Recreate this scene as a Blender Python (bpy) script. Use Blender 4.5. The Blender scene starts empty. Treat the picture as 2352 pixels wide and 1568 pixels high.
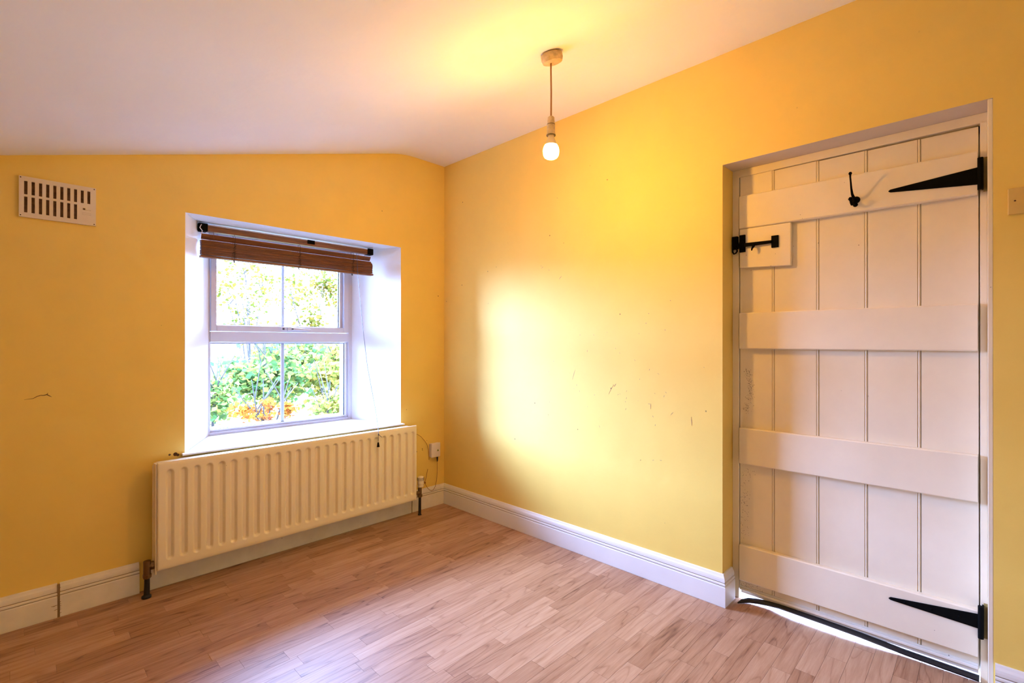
import bpy, bmesh, math, random
from mathutils import Vector, Matrix

random.seed(7)
SC = bpy.context.scene
COL = SC.collection

# ------------------------------------------------------------------ camera
def make_camera():
    f, yaw, pit, rol = 1116.2143, 0.799509, 0.0020255, 0.0009765
    fw = Vector((math.sin(yaw) * math.cos(pit), math.cos(yaw) * math.cos(pit), math.sin(pit)))
    r = Vector((math.cos(yaw), -math.sin(yaw), 0))
    u = r.cross(fw)
    r2 = r * math.cos(rol) + u * math.sin(rol)
    u2 = -r * math.sin(rol) + u * math.cos(rol)
    cd = bpy.data.cameras.new('camera')
    cd.sensor_width = 36.0
    cd.lens = f / 2352.0 * 36.0
    cd.clip_start = 0.02
    cd.clip_end = 200
    o = bpy.data.objects.new('camera', cd)
    COL.objects.link(o)
    m = Matrix(((r2.x, u2.x, -fw.x, -2.17089), (r2.y, u2.y, -fw.y, -2.79235), (r2.z, u2.z, -fw.z, 1.15), (0, 0, 0, 1)))
    o.matrix_world = m
    SC.camera = o
make_camera()

# ------------------------------------------------------------------ sky, exposure
SKY_STRENGTH = 176.0
SKY_COLOR = (0.34, 0.50, 1.0)
BULB_COLOR = (1.0, 0.475, 0.06)
BULB_STRENGTH = 575.0
SC.view_settings.view_transform = 'Standard'
SC.view_settings.look = 'None'
SC.view_settings.exposure = 0.0
SC.view_settings.gamma = 1.0
SC.view_settings.use_curve_mapping = False

w = bpy.data.worlds.new('overcast_sky')
SC.world = w
w.use_nodes = True
nt = w.node_tree
nt.nodes.clear()
wo = nt.nodes.new('ShaderNodeOutputWorld')
bg = nt.nodes.new('ShaderNodeBackground')
bg.inputs['Color'].default_value = (*SKY_COLOR, 1)
bg.inputs['Strength'].default_value = SKY_STRENGTH
nt.links.new(bg.outputs[0], wo.inputs[0])

# sampling portal in the window opening (adds no light of its own)
pl = bpy.data.lights.new('window_portal', 'AREA')
pl.shape = 'RECTANGLE'
pl.size = 0.90
pl.size_y = 1.20
pl.cycles.is_portal = True
po = bpy.data.objects.new('window_portal', pl)
COL.objects.link(po)
po.location = (-0.945, 0.60, 1.20)
po.rotation_euler = (math.radians(-90), 0, 0)

# ------------------------------------------------------------------ materials
def mat(name, col=(.8, .8, .8), rough=.6, metal=0.0, spec=.5):
    m = bpy.data.materials.new(name)
    m.use_nodes = True
    b = m.node_tree.nodes['Principled BSDF']
    b.inputs['Base Color'].default_value = (*col, 1)
    b.inputs['Roughness'].default_value = rough
    b.inputs['Metallic'].default_value = metal
    b.inputs['Specular IOR Level'].default_value = spec
    return m

def N(m, t, **kw):
    n = m.node_tree.nodes.new(t)
    for k, v in kw.items():
        if hasattr(n, k) and k not in n.inputs.keys():
            setattr(n, k, v)
        else:
            n.inputs[k].default_value = v
    return n

def L(m, a, b):
    m.node_tree.links.new(a, b)

def ramp(m, stops):
    n = m.node_tree.nodes.new('ShaderNodeValToRGB')
    el = n.color_ramp.elements
    while len(el) < len(stops):
        el.new(0.5)
    for e, (p, c) in zip(el, stops):
        e.position = p
        e.color = (*c, 1) if len(c) == 3 else c
    return n

def painted(name, col, rough=.6, var=.06, scale=3.0, bump=.15, bscale=90.0, specks=0.0, speck_col=(.12, .06, .03), speck_scale=14.0, spec=.4):
    """paint: base colour with faint blotches, fine relief and optional small specks of wear"""
    m = mat(name, col, rough, spec=spec)
    b = m.node_tree.nodes['Principled BSDF']
    tc = N(m, 'ShaderNodeTexCoord')
    n1 = N(m, 'ShaderNodeTexNoise', Scale=scale, Detail=5.0, Roughness=.6)
    L(m, tc.outputs['Object'], n1.inputs['Vector'])
    d = tuple(max(0, c * (1 - var)) for c in col)
    h = tuple(min(1, c * (1 + var * .6)) for c in col)
    r = ramp(m, [(.3, d), (.7, h)])
    L(m, n1.outputs['Fac'], r.inputs['Fac'])
    out = r.outputs['Color']
    if specks > 0:
        v = N(m, 'ShaderNodeTexVoronoi', Scale=speck_scale, Randomness=1.0)
        L(m, tc.outputs['Object'], v.inputs['Vector'])
        sr = ramp(m, [(0.0, (1, 1, 1)), (specks, (1, 1, 1)), (specks + .012, (0, 0, 0))])
        L(m, v.outputs['Distance'], sr.inputs['Fac'])
        v2 = N(m, 'ShaderNodeTexNoise', Scale=2.3, Detail=2.0)
        L(m, tc.outputs['Object'], v2.inputs['Vector'])
        g = ramp(m, [(.52, (0, 0, 0)), (.6, (1, 1, 1))])
        L(m, v2.outputs['Fac'], g.inputs['Fac'])
        mul = N(m, 'ShaderNodeMath', operation='MULTIPLY')
        L(m, sr.outputs['Color'], mul.inputs[0])
        L(m, g.outputs['Color'], mul.inputs[1])
        mx = N(m, 'ShaderNodeMix', data_type='RGBA')
        L(m, mul.outputs[0], mx.inputs['Factor'])
        L(m, out, mx.inputs['A'])
        mx.inputs['B'].default_value = (*speck_col, 1)
        out = mx.outputs['Result']
    L(m, out, b.inputs['Base Color'])
    if bump:
        n2 = N(m, 'ShaderNodeTexNoise', Scale=bscale, Detail=4.0, Roughness=.6)
        n3 = N(m, 'ShaderNodeTexNoise', Scale=7.0, Detail=3.0)
        L(m, tc.outputs['Object'], n2.inputs['Vector'])
        L(m, tc.outputs['Object'], n3.inputs['Vector'])
        b3 = N(m, 'ShaderNodeBump', Strength=bump, Distance=.012)
        b2 = N(m, 'ShaderNodeBump', Strength=bump, Distance=.0012)
        L(m, n3.outputs['Fac'], b3.inputs['Height'])
        L(m, n2.outputs['Fac'], b2.inputs['Height'])
        L(m, b3.outputs['Normal'], b2.inputs['Normal'])
        L(m, b2.outputs['Normal'], b.inputs['Normal'])
    return m

M = {}
YEL = (.87, .62, .14)
M['yellow'] = painted('yellow_wall_paint', YEL, .62, .05, 2.2, .22, 110, specks=.035, speck_scale=11.0)
M['yellow_plain'] = painted('yellow_paint_plain', YEL, .6, .04, 2.2, .15, 110)
M['ceil'] = painted('white_ceiling_paint', (.90, .91, .94), .75, .03, 1.5, .25, 80)
M['white'] = painted('white_gloss_paint', (.83, .82, .80), .38, .04, 4, .10, 60, specks=.03, speck_scale=22)
M['white_matt'] = painted('white_reveal_paint', (.84, .84, .84), .6, .03, 3, .18, 80)
M['doorpaint'] = painted('cream_white_door_paint', (.87, .77, .60), .40, .05, 5, .14, 60, specks=.035, speck_scale=24)
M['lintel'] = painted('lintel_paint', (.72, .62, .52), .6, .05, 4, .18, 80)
M['grubby'] = painted('grubby_white_paint', (.82, .77, .68), .5, .10, 9, .15, 70, specks=.06, speck_scale=30)
M['cream'] = painted('radiator_enamel', (.88, .77, .57), .35, .02, 3, .03, 60, specks=.045, speck_scale=26)
M['upvc'] = mat('upvc', (.56, .56, .62), .3)
M['gasket'] = mat('rubber_gasket', (.05, .07, .12), .5)
M['black'] = painted('black_iron', (.003, .003, .003), .7, .3, 30, .2, 200, spec=.06)
M['rubber'] = mat('black_rubber', (.006, .006, .007), .65)
M['olive'] = painted('bare_hinge_recess', (.30, .22, .07), .6, .3, 20, .2, 150)
M['dark'] = mat('dark_void', (.02, .012, .006), .9)
M['vent'] = painted('vent_plastic', (.78, .68, .54), .5, .04, 8, .03)
M['ventdark'] = painted('vent_hole_dark', (.16, .08, .035), .8, .5, 60, .1)
M['socket'] = mat('socket_plastic', (.78, .72, .72), .35)
M['rose'] = painted('aged_rose_plastic', (.62, .45, .22), .45, .35, 40, .1)
M['flex'] = mat('brown_flex', (.30, .12, .03), .6)
M['capwhite'] = mat('bulb_neck', (.75, .60, .35), .45)
M['brass'] = mat('tarnished_brass', (.18, .11, .05), .45, .7)
M['pipe'] = painted('black_painted_pipe', (.012, .010, .010), .4, .3, 30, .1)
M['green'] = mat('emblem_green', (.12, .20, .04), .5)
M['metal'] = mat('pale_metal', (.70, .62, .58), .4, .2)
M['switch'] = painted('painted_over_plate', (.70, .48, .14), .5, .06, 12, .1)
M['concrete'] = painted('pale_stone', (.72, .70, .66), .8, .1, 5, .3, 40)
M['dirt'] = mat('dirt_stain', (.10, .05, .025), .9)
M['grime'] = mat('groove_grime', (.36, .27, .19), .8)
M['scuff'] = mat('scuff', (.40, .26, .15), .8)
M['joint'] = mat('joint_grime', (.30, .20, .12), .9)

# bulb
def bulb_mat():
    m = bpy.data.materials.new('lit_bulb')
    m.use_nodes = True
    m.node_tree.nodes.clear()
    o = m.node_tree.nodes.new('ShaderNodeOutputMaterial')
    e = N(m, 'ShaderNodeEmission')
    e.inputs['Color'].default_value = (*BULB_COLOR, 1)
    e.inputs['Strength'].default_value = BULB_STRENGTH
    L(m, e.outputs[0], o.inputs[0])
    return m
M['bulb'] = bulb_mat()

# window glass: clear, with a soft reflection
def glass_mat():
    m = bpy.data.materials.new('window_glass')
    m.use_nodes = True
    m.node_tree.nodes.clear()
    o = m.node_tree.nodes.new('ShaderNodeOutputMaterial')
    t = N(m, 'ShaderNodeBsdfTransparent')
    t.inputs['Color'].default_value = (.94, .96, .96, 1)
    g = N(m, 'ShaderNodeBsdfGlossy')
    g.inputs['Roughness'].default_value = .02
    fr = N(m, 'ShaderNodeFresnel', IOR=1.35)
    mx = N(m, 'ShaderNodeMixShader')
    L(m, fr.outputs[0], mx.inputs[0])
    L(m, t.outputs[0], mx.inputs[1])
    L(m, g.outputs[0], mx.inputs[2])
    L(m, mx.outputs[0], o.inputs[0])
    return m
M['glass'] = glass_mat()

# laminate strips: grain runs along x; every strip object gets its own tone and its own bit of grain
def wood_floor():
    m = mat('oak_laminate', (.5, .3, .16), .46, spec=.32)
    b = m.node_tree.nodes['Principled BSDF']
    tc = N(m, 'ShaderNodeTexCoord')
    oi = N(m, 'ShaderNodeObjectInfo')
    off = N(m, 'ShaderNodeVectorMath', operation='SCALE')
    comb = N(m, 'ShaderNodeCombineXYZ')
    L(m, oi.outputs['Random'], comb.inputs[0])
    mm = N(m, 'ShaderNodeMath', operation='MULTIPLY')
    mm.inputs[1].default_value = 7.31
    L(m, oi.outputs['Random'], mm.inputs[0])
    L(m, mm.outputs[0], comb.inputs[1])
    L(m, mm.outputs[0], comb.inputs[2])
    L(m, comb.outputs[0], off.inputs[0])
    off.inputs['Scale'].default_value = 23.0
    add = N(m, 'ShaderNodeVectorMath', operation='ADD')
    L(m, tc.outputs['Object'], add.inputs[0])
    L(m, off.outputs[0], add.inputs[1])
    # cathedral grain: contour lines of a stretched noise field
    mp = N(m, 'ShaderNodeMapping')
    mp.inputs['Scale'].default_value = (1.5, 12.0, 1.0)
    L(m, add.outputs[0], mp.inputs['Vector'])
    n1 = N(m, 'ShaderNodeTexNoise', Scale=1.0, Detail=1.6, Roughness=.4, Distortion=.0)
    L(m, mp.outputs[0], n1.inputs['Vector'])
    mu = N(m, 'ShaderNodeMath', operation='MULTIPLY')
    mu.inputs[1].default_value = 17.0
    L(m, n1.outputs['Fac'], mu.inputs[0])
    fr = N(m, 'ShaderNodeMath', operation='PINGPONG')
    fr.inputs[1].default_value = 1.0
    L(m, mu.outputs[0], fr.inputs[0])
    gr = ramp(m, [(0.0, (0, 0, 0)), (.22, (.80, .80, .80)), (1.0, (1, 1, 1))])
    L(m, fr.outputs[0], gr.inputs['Fac'])
    # fine pores
    mp2 = N(m, 'ShaderNodeMapping')
    mp2.inputs['Scale'].default_value = (14.0, 330.0, 1.0)
    L(m, add.outputs[0], mp2.inputs['Vector'])
    n2 = N(m, 'ShaderNodeTexNoise', Scale=1.0, Detail=3.0, Roughness=.65)
    L(m, mp2.outputs[0], n2.inputs['Vector'])
    # mid streaks
    mp3 = N(m, 'ShaderNodeMapping')
    mp3.inputs['Scale'].default_value = (5.0, 60.0, 1.0)
    L(m, add.outputs[0], mp3.inputs['Vector'])
    n3 = N(m, 'ShaderNodeTexNoise', Scale=1.0, Detail=4.0, Roughness=.6)
    L(m, mp3.outputs[0], n3.inputs['Vector'])
    # knots
    v = N(m, 'ShaderNodeTexVoronoi', Scale=2.2)
    mpk = N(m, 'ShaderNodeMapping')
    mpk.inputs['Scale'].default_value = (1.0, 2.0, .01)
    L(m, add.outputs[0], mpk.inputs['Vector'])
    L(m, mpk.outputs[0], v.inputs['Vector'])
    kr = ramp(m, [(0.0, (1, 1, 1)), (.10, (0, 0, 0))])
    L(m, v.outputs['Distance'], kr.inputs['Fac'])
    # factor
    base = ramp(m, [(0.0, (.15, .062, .030)), (.28, (.33, .168, .090)), (.6, (.44, .252, .146)), (1.0, (.56, .360, .228))])
    f1 = N(m, 'ShaderNodeMath', operation='MULTIPLY_ADD')   # pores
    L(m, n2.outputs['Fac'], f1.inputs[0]); f1.inputs[1].default_value = .50; f1.inputs[2].default_value = -.34
    f2 = N(m, 'ShaderNodeMath', operation='MULTIPLY_ADD')
    L(m, n3.outputs['Fac'], f2.inputs[0]); f2.inputs[1].default_value = .85; L(m, f1.outputs[0], f2.inputs[2])
    f3 = N(m, 'ShaderNodeMath', operation='MULTIPLY_ADD')
    L(m, gr.outputs['Color'], f3.inputs[0]); f3.inputs[1].default_value = .30; L(m, f2.outputs[0], f3.inputs[2])
    f4 = N(m, 'ShaderNodeMath', operation='MULTIPLY_ADD')   # tone of each strip
    L(m, oi.outputs['Random'], f4.inputs[0]); f4.inputs[1].default_value = .42; L(m, f3.outputs[0], f4.inputs[2])
    f5 = N(m, 'ShaderNodeMath', operation='ADD')
    L(m, f4.outputs[0], f5.inputs[0]); f5.inputs[1].default_value = -.26
    f6 = N(m, 'ShaderNodeMath', operation='MULTIPLY_ADD')
    L(m, kr.outputs['Color'], f6.inputs[0]); f6.inputs[1].default_value = -.38; L(m, f5.outputs[0], f6.inputs[2])
    L(m, f6.outputs[0], base.inputs['Fac'])
    # small dirt flecks lying about
    vd = N(m, 'ShaderNodeTexVoronoi', Scale=24.0)
    L(m, tc.outputs['Object'], vd.inputs['Vector'])
    dr = ramp(m, [(0.0, (1, 1, 1)), (.035, (1, 1, 1)), (.05, (0, 0, 0))])
    L(m, vd.outputs['Distance'], dr.inputs['Fac'])
    nd = N(m, 'ShaderNodeTexNoise', Scale=3.1, Detail=2.0)
    L(m, tc.outputs['Object'], nd.inputs['Vector'])
    dg = ramp(m, [(.52, (0, 0, 0)), (.62, (1, 1, 1))])
    L(m, nd.outputs['Fac'], dg.inputs['Fac'])
    dm = N(m, 'ShaderNodeMath', operation='MULTIPLY')
    L(m, dr.outputs['Color'], dm.inputs[0]); L(m, dg.outputs['Color'], dm.inputs[1])
    mx = N(m, 'ShaderNodeMix', data_type='RGBA')
    L(m, dm.outputs[0], mx.inputs['Factor']); L(m, base.outputs['Color'], mx.inputs['A'])
    mx.inputs['B'].default_value = (.10, .06, .05, 1)
    L(m, mx.outputs['Result'], b.inputs['Base Color'])
    bu = N(m, 'ShaderNodeBump', Strength=.12, Distance=.0006)
    L(m, n2.outputs['Fac'], bu.inputs['Height'])
    L(m, bu.outputs['Normal'], b.inputs['Normal'])
    return m
M['floor'] = wood_floor()
M['underlay'] = mat('floor_joint', (.16, .09, .05), .8)

def blind_wood():
    m = mat('stained_slat_wood', (.2, .07, .02), .5)
    b = m.node_tree.nodes['Principled BSDF']
    tc = N(m, 'ShaderNodeTexCoord')
    mp = N(m, 'ShaderNodeMapping')
    mp.inputs['Scale'].default_value = (9, 200, 200)
    L(m, tc.outputs['Object'], mp.inputs['Vector'])
    n = N(m, 'ShaderNodeTexNoise', Scale=1.0, Detail=4.0, Roughness=.65)
    L(m, mp.outputs[0], n.inputs['Vector'])
    r = ramp(m, [(.3, (.050, .012, .001)), (.52, (.17, .048, .004)), (.8, (.32, .105, .008))])
    L(m, n.outputs['Fac'], r.inputs['Fac'])
    L(m, r.outputs['Color'], b.inputs['Base Color'])
    return m
M['slat'] = blind_wood()

def leaf_mat(name, stops):
    m = bpy.data.materials.new(name)
    m.use_nodes = True
    m.node_tree.nodes.clear()
    o = m.node_tree.nodes.new('ShaderNodeOutputMaterial')
    g = N(m, 'ShaderNodeNewGeometry')
    r = ramp(m, stops)
    r.color_ramp.interpolation = 'CONSTANT' if len(stops) > 4 else 'LINEAR'
    L(m, g.outputs['Random Per Island'], r.inputs['Fac'])
    d = N(m, 'ShaderNodeBsdfDiffuse')
    t = N(m, 'ShaderNodeBsdfTranslucent')
    L(m, r.outputs['Color'], d.inputs['Color'])
    L(m, r.outputs['Color'], t.inputs['Color'])
    mx = N(m, 'ShaderNodeMixShader', Fac=.5)
    L(m, d.outputs[0], mx.inputs[1])
    L(m, t.outputs[0], mx.inputs[2])
    L(m, mx.outputs[0], o.inputs[0])
    return m
M['leaf_green'] = leaf_mat('green_leaves', [(0, (.022, .062, .018)), (.4, (.048, .085, .018)), (.8, (.09, .105, .020)), (1, (.17, .13, .02))])
M['leaf_yellow'] = leaf_mat('yellow_green_leaves', [(0, (.050, .085, .014)), (.5, (.11, .115, .018)), (1, (.22, .15, .025))])
M['leaf_autumn'] = leaf_mat('autumn_leaves', [(0, (.14, .030, .006)), (.5, (.22, .060, .008)), (1, (.18, .10, .010))])
M['leaf_sparse'] = leaf_mat('sparse_leaves', [(0, (.020, .030, .004)), (.5, (.05, .042, .006)), (1, (.12, .06, .008))])
M['bark'] = painted('bark', (.009, .006, .002), .9, .3, 12, .4, 60)
M['earth'] = painted('leaf_litter_ground', (.06, .05, .018), .95, .5, 6, .5, 25)

# ------------------------------------------------------------------ mesh helpers
class MB:
    def __init__(self):
        self.v = []; self.f = []; self.m = []
    def add(self, vs, fs, mi=0):
        b = len(self.v)
        self.v += [tuple(p) for p in vs]
        self.f += [tuple(b + i for i in f) for f in fs]
        self.m += [mi] * len(fs)
        return self
    def box(self, x0, x1, y0, y1, z0, z1, mi=0):
        x0, x1 = min(x0, x1), max(x0, x1); y0, y1 = min(y0, y1), max(y0, y1); z0, z1 = min(z0, z1), max(z0, z1)
        vs = [(x, y, z) for z in (z0, z1) for y in (y0, y1) for x in (x0, x1)]
        return self.add(vs, [(0, 2, 3, 1), (4, 5, 7, 6), (0, 1, 5, 4), (2, 6, 7, 3), (0, 4, 6, 2), (1, 3, 7, 5)], mi)
    def prism(self, poly, axis, a, b, mi=0):
        """poly: 2-D points; axis: extrusion axis 0/1/2; the 2-D pair fills the other axes in order"""
        def P(q, t):
            l = list(q); l.insert(axis, t); return tuple(l)
        n = len(poly)
        vs = [P(q, a) for q in poly] + [P(q, b) for q in poly]
        fs = [tuple(range(n)), tuple(range(2 * n - 1, n - 1, -1))]
        fs += [(i, (i + 1) % n, n + (i + 1) % n, n + i) for i in range(n)]
        return self.add(vs, fs, mi)
    def tube(self, pts, r, n=10, mi=0, flat=1.0):
        pts = [Vector(p) for p in pts]
        rr = r if isinstance(r, (list, tuple)) else [r] * len(pts)
        t = (pts[1] - pts[0]).normalized()
        up = Vector((0, 0, 1)) if abs(t.z) < .9 else Vector((1, 0, 0))
        a = t.cross(up).normalized()
        vs = []; 
        for i, p in enumerate(pts):
            if i == 0: t = (pts[1] - pts[0])
            elif i == len(pts) - 1: t = (pts[-1] - pts[-2])
            else: t = (pts[i + 1] - pts[i - 1])
            t.normalize()
            a = (a - t * a.dot(t)).normalized()
            bb = t.cross(a)
            for k in range(n):
                an = 2 * math.pi * k / n
                vs.append(p + a * math.cos(an) * rr[i] + bb * math.sin(an) * rr[i] * flat)
        fs = []
        for i in range(len(pts) - 1):
            for k in range(n):
                fs.append((i * n + k, i * n + (k + 1) % n, (i + 1) * n + (k + 1) % n, (i + 1) * n + k))
        fs.append(tuple(range(n - 1, -1, -1)))
        fs.append(tuple((len(pts) - 1) * n + k for k in range(n)))
        return self.add(vs, fs, mi)
    def lathe(self, prof, c, axis=2, n=28, mi=0):
        """prof: list of (radius, height along axis)"""
        pts = []
        ax = Vector((0, 0, 0)); ax[axis] = 1
        rr = [max(p[0], 1e-5) for p in prof]
        vs = []
        e1 = Vector((0, 0, 0)); e1[(axis + 1) % 3] = 1
        e2 = Vector((0, 0, 0)); e2[(axis + 2) % 3] = 1
        c = Vector(c)
        for (r, h), q in zip(prof, rr):
            for k in range(n):
                an = 2 * math.pi * k / n
                vs.append(c + ax * h + e1 * math.cos(an) * q + e2 * math.sin(an) * q)
        fs = []
        for i in range(len(prof) - 1):
            for k in range(n):
                fs.append((i * n + k, i * n + (k + 1) % n, (i + 1) * n + (k + 1) % n, (i + 1) * n + k))
        fs.append(tuple(range(n - 1, -1, -1)))
        fs.append(tuple((len(prof) - 1) * n + k for k in range(n)))
        return self.add(vs, fs, mi)
    def build(self, name, m, parent=None, bevel=0, smooth=False, seg=2, loc=None, origin=None):
        me = bpy.data.meshes.new(name)
        org = Vector(parent['_org']) if parent is not None else Vector(origin or (0, 0, 0))
        me.from_pydata([tuple(Vector(p) - org) for p in self.v], [], self.f)
        ms = m if isinstance(m, (list, tuple)) else [m]
        for q in ms: me.materials.append(q)
        for i, p in enumerate(me.polygons): p.material_index = self.m[i]
        bm = bmesh.new(); bm.from_mesh(me)
        bmesh.ops.recalc_face_normals(bm, faces=bm.faces)
        if bevel:
            ed = [e for e in bm.edges if len(e.link_faces) == 2 and e.calc_face_angle(0) > .5]
            bmesh.ops.bevel(bm, geom=ed, offset=bevel, segments=seg, affect='EDGES', profile=.5, clamp_overlap=True)
        bm.to_mesh(me); bm.free()
        if smooth:
            me.polygons.foreach_set('use_smooth', [True] * len(me.polygons))
            if hasattr(me, 'set_sharp_from_angle'): me.set_sharp_from_angle(angle=math.radians(40))
        me.update()
        o = bpy.data.objects.new(name, me)
        COL.objects.link(o)
        if parent is not None:
            o.parent = parent
            o['_org'] = tuple(org)
        else:
            o.location = org
            o['_org'] = tuple(org)
        return o

def empty(name, loc):
    o = bpy.data.objects.new(name, None)
    COL.objects.link(o)
    o.location = loc
    o.empty_display_size = .05
    o['_org'] = tuple(loc)
    return o

def tag(o, label, cat, group=None, kind=None):
    o['label'] = label
    o['category'] = cat
    if group: o['group'] = group
    if kind: o['kind'] = kind
    return o

def struct(o, label=None, cat=None):
    o['kind'] = 'structure'
    if label: o['label'] = label
    if cat: o['category'] = cat
    return o

# ------------------------------------------------------------------ room dimensions
XL, YR = -3.15, -4.05          # side wall behind the frame's left edge, rear wall behind the camera
WX0, WX1, WZ0, WZ1 = -1.584, -0.363, 0.612, 1.783     # window opening in the room face
FX0, FX1 = -1.386, -0.505                             # window opening at the frame
FY = 0.40                                             # inner face of the window frame
DY0, DY1, DZ = -1.969, -2.812, 1.929                  # doorway in the right wall

def ceil_z(x):
    """flat strip at the right wall, then a sloping ceiling that falls to the left; soft crease"""
    k, z0, xc, w_ = .283, 2.415, -.345, .10
    if x > xc + w_: return z0
    if x < xc - w_: return z0 + k * (x - xc)
    t = (xc + w_ - x) / (2 * w_)
    return z0 - k * w_ * t * t
XS = [XL - .1, -2.6, -2.2, -1.8, WX0, -1.2, -.8, -.50, -.46, -.42, -.38, WX1, -.33, -.30, -.27, -.24, -.15, 0.0, .3]
XS = sorted(set(XS))

# ------------------------------------------------------------------ floor
fl = MB().box(XL - .1, .125, YR - .1, .02, -.06, -.0085).build('floor', M['underlay'])
struct(fl, 'wood-effect laminate floor laid in short narrow strips', 'floor')
fl['_org'] = (0, 0, 0)

def inframe(x, y):
    f, yaw = 1116.2, 0.7995
    dx, dy = x + 2.17089, y + 2.79235
    d = dx * math.sin(yaw) + dy * math.cos(yaw)
    r = dx * math.cos(yaw) - dy * math.sin(yaw)
    if d < .2: return False
    px = 1176 + f * r / d; py = 784 + f * 1.15 / d
    return -120 < px < 2472 and py < 1640
SW, SL = .0632, .400
rows = []
y = -0.004 + .0316
rest = MB()
nrow = 0
offs = [0, .153, .291, .05, .22, .345, .11, .26, .38, .075, .19, .32]
while y - SW > YR:
    y1 = y; y0 = y - SW
    o = offs[(nrow * 5) % 12] + random.uniform(-.02, .02)
    x = .12 - o
    xs = [.122]
    while x > XL:
        xs.append(x)
        x -= SL * random.choice([1, 1, 1, .82, 1.0, .62])
    xs.append(XL)
    for a, b in zip(xs[:-1], xs[1:]):
        if a - b < .03: continue
        g = .00035
        yb = min(y1 - g, .001)
        vis = any(inframe(px, py) for px in (a, (a + b) / 2, b) for py in (y0, y1))
        if vis:
            mb = MB().box(b + g, a - g, y0 + g, yb, -.0085, 0)
            mb.build('plank', M['floor'], fl)
        else:
            rest.box(b + g, a - g, y0 + g, yb, -.0085, 0)
    y = y0; nrow += 1
ro = rest.build('laminate_strips', M['floor'], fl)
ro['kind'] = 'stuff'

# ------------------------------------------------------------------ ceiling
mb = MB()
CY0, CY1 = YR - .1, .66
for i in range(len(XS) - 1):
    a, b = XS[i], XS[i + 1]
    za, zb = ceil_z(a), ceil_z(b)
    vs = [(a, CY0, za), (b, CY0, zb), (b, CY1, zb), (a, CY1, za), (a, CY0, za + .15), (b, CY0, zb + .15), (b, CY1, zb + .15), (a, CY1, za + .15)]
    mb.add(vs, [(0, 3, 2, 1), (4, 5, 6, 7), (0, 1, 5, 4), (3, 7, 6, 2)])
mb.add([(XS[0], CY0, ceil_z(XS[0])), (XS[0], CY1, ceil_z(XS[0])), (XS[0], CY1, ceil_z(XS[0]) + .15), (XS[0], CY0, ceil_z(XS[0]) + .15)], [(0, 1, 2, 3)])
mb.add([(XS[-1], CY0, 2.415), (XS[-1], CY1, 2.415), (XS[-1], CY1, 2.565), (XS[-1], CY0, 2.565)], [(0, 1, 2, 3)])
ce = mb.build('ceiling', M['ceil'], smooth=True)
struct(ce, 'white painted ceiling sloping down to the left', 'ceiling')

# ------------------------------------------------------------------ left wall (with the window)
mb = MB()
xs = [x for x in XS if x <= 0.0]
for yy, flip in ((0.0, False), (.62, True)):
    if yy == 0.0:
        hx0, hx1, hz0, hz1 = WX0, WX1, WZ0 - .012, WZ1
    else:
        hx0, hx1, hz0, hz1 = -1.405, -.485, .56, 1.80
    xx = sorted(set([x for x in xs if not (abs(x - hx0) < .012 or abs(x - hx1) < .012)] + [hx0, hx1]))
    for a, b in zip(xx[:-1], xx[1:]):
        inside = a >= hx0 - 1e-6 and b <= hx1 + 1e-6
        za, zb = ceil_z(a) + .01, ceil_z(b) + .01
        quads = [((a, -.05), (b, -.05), (b, hz0), (a, hz0)), ((a, hz1), (b, hz1), (b, zb), (a, za))]
        if not inside: quads.append(((a, hz0), (b, hz0), (b, hz1), (a, hz1)))
        for q in quads:
            mb.add([(p[0], yy, p[1]) for p in q], [(0, 1, 2, 3)], 0 if yy == 0 else 2)
# reveals (white plaster), splayed
inner = [(WX0, 0, WZ0 - .012), (WX1, 0, WZ0 - .012), (WX1, 0, WZ1), (WX0, 0, WZ1)]
mid = [(FX0, FY, WZ0 - .012), (FX1, FY, WZ0 - .012), (FX1, FY, 1.795), (FX0, FY, 1.795)]
mid2 = [(-1.405, FY, .56), (-.485, FY, .56), (-.485, FY, 1.80), (-1.405, FY, 1.80)]
out = [(-1.405, .62, .56), (-.485, .62, .56), (-.485, .62, 1.80), (-1.405, .62, 1.80)]
for A, B, mi in ((inner, mid, 1), (mid, mid2, 1), (mid2, out, 2)):
    for i in range(4):
        j = (i + 1) % 4
        mb.add([A[i], A[j], B[j], B[i]], [(0, 1, 2, 3)], mi)
wl = mb.build('wall_left', [M['yellow'], M['white_matt'], M['concrete']])
# keep the winding as authored: both faces are visible, so normals do not matter for shading
struct(wl, 'yellow painted window wall with a white splayed window recess', 'wall')

# hairline crack in the plaster of the window wall
cr = MB()
def ribbon(mb, pts, w_, y=-.0006, axis='y'):
    for (a, b, w0, w1) in zip(pts[:-1], pts[1:], w_[:-1], w_[1:]):
        a = Vector((a[0], 0, a[1])); b = Vector((b[0], 0, b[1]))
        d = (b - a).normalized(); n = Vector((-d.z, 0, d.x))
        q = [a - n * w0, b - n * w1, b + n * w1, a + n * w0]
        if axis == 'y':
            mb.add([(p.x, y, p.z) for p in q] + [(p.x, .002, p.z) for p in q], [(0, 1, 2, 3), (0, 4, 5, 1), (3, 2, 6, 7)])
        else:
            mb.add([(y, p.x, p.z) for p in q] + [(.002, p.x, p.z) for p in q], [(0, 1, 2, 3), (0, 4, 5, 1), (3, 2, 6, 7)])
ribbon(cr, [(-2.137, .916), (-2.110, .919), (-2.098, .927), (-2.088, .930), (-2.079, .929), (-2.070, .932), (-2.062, .926), (-2.055, .921)], [.0003, .0009, .0012, .0012, .0013, .0016, .0013, .0004])
ribbon(cr, [(-2.070, .932), (-2.066, .939)], [.0014, .0003])
cro = cr.build('plaster_crack', M['dirt'], wl)

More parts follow.
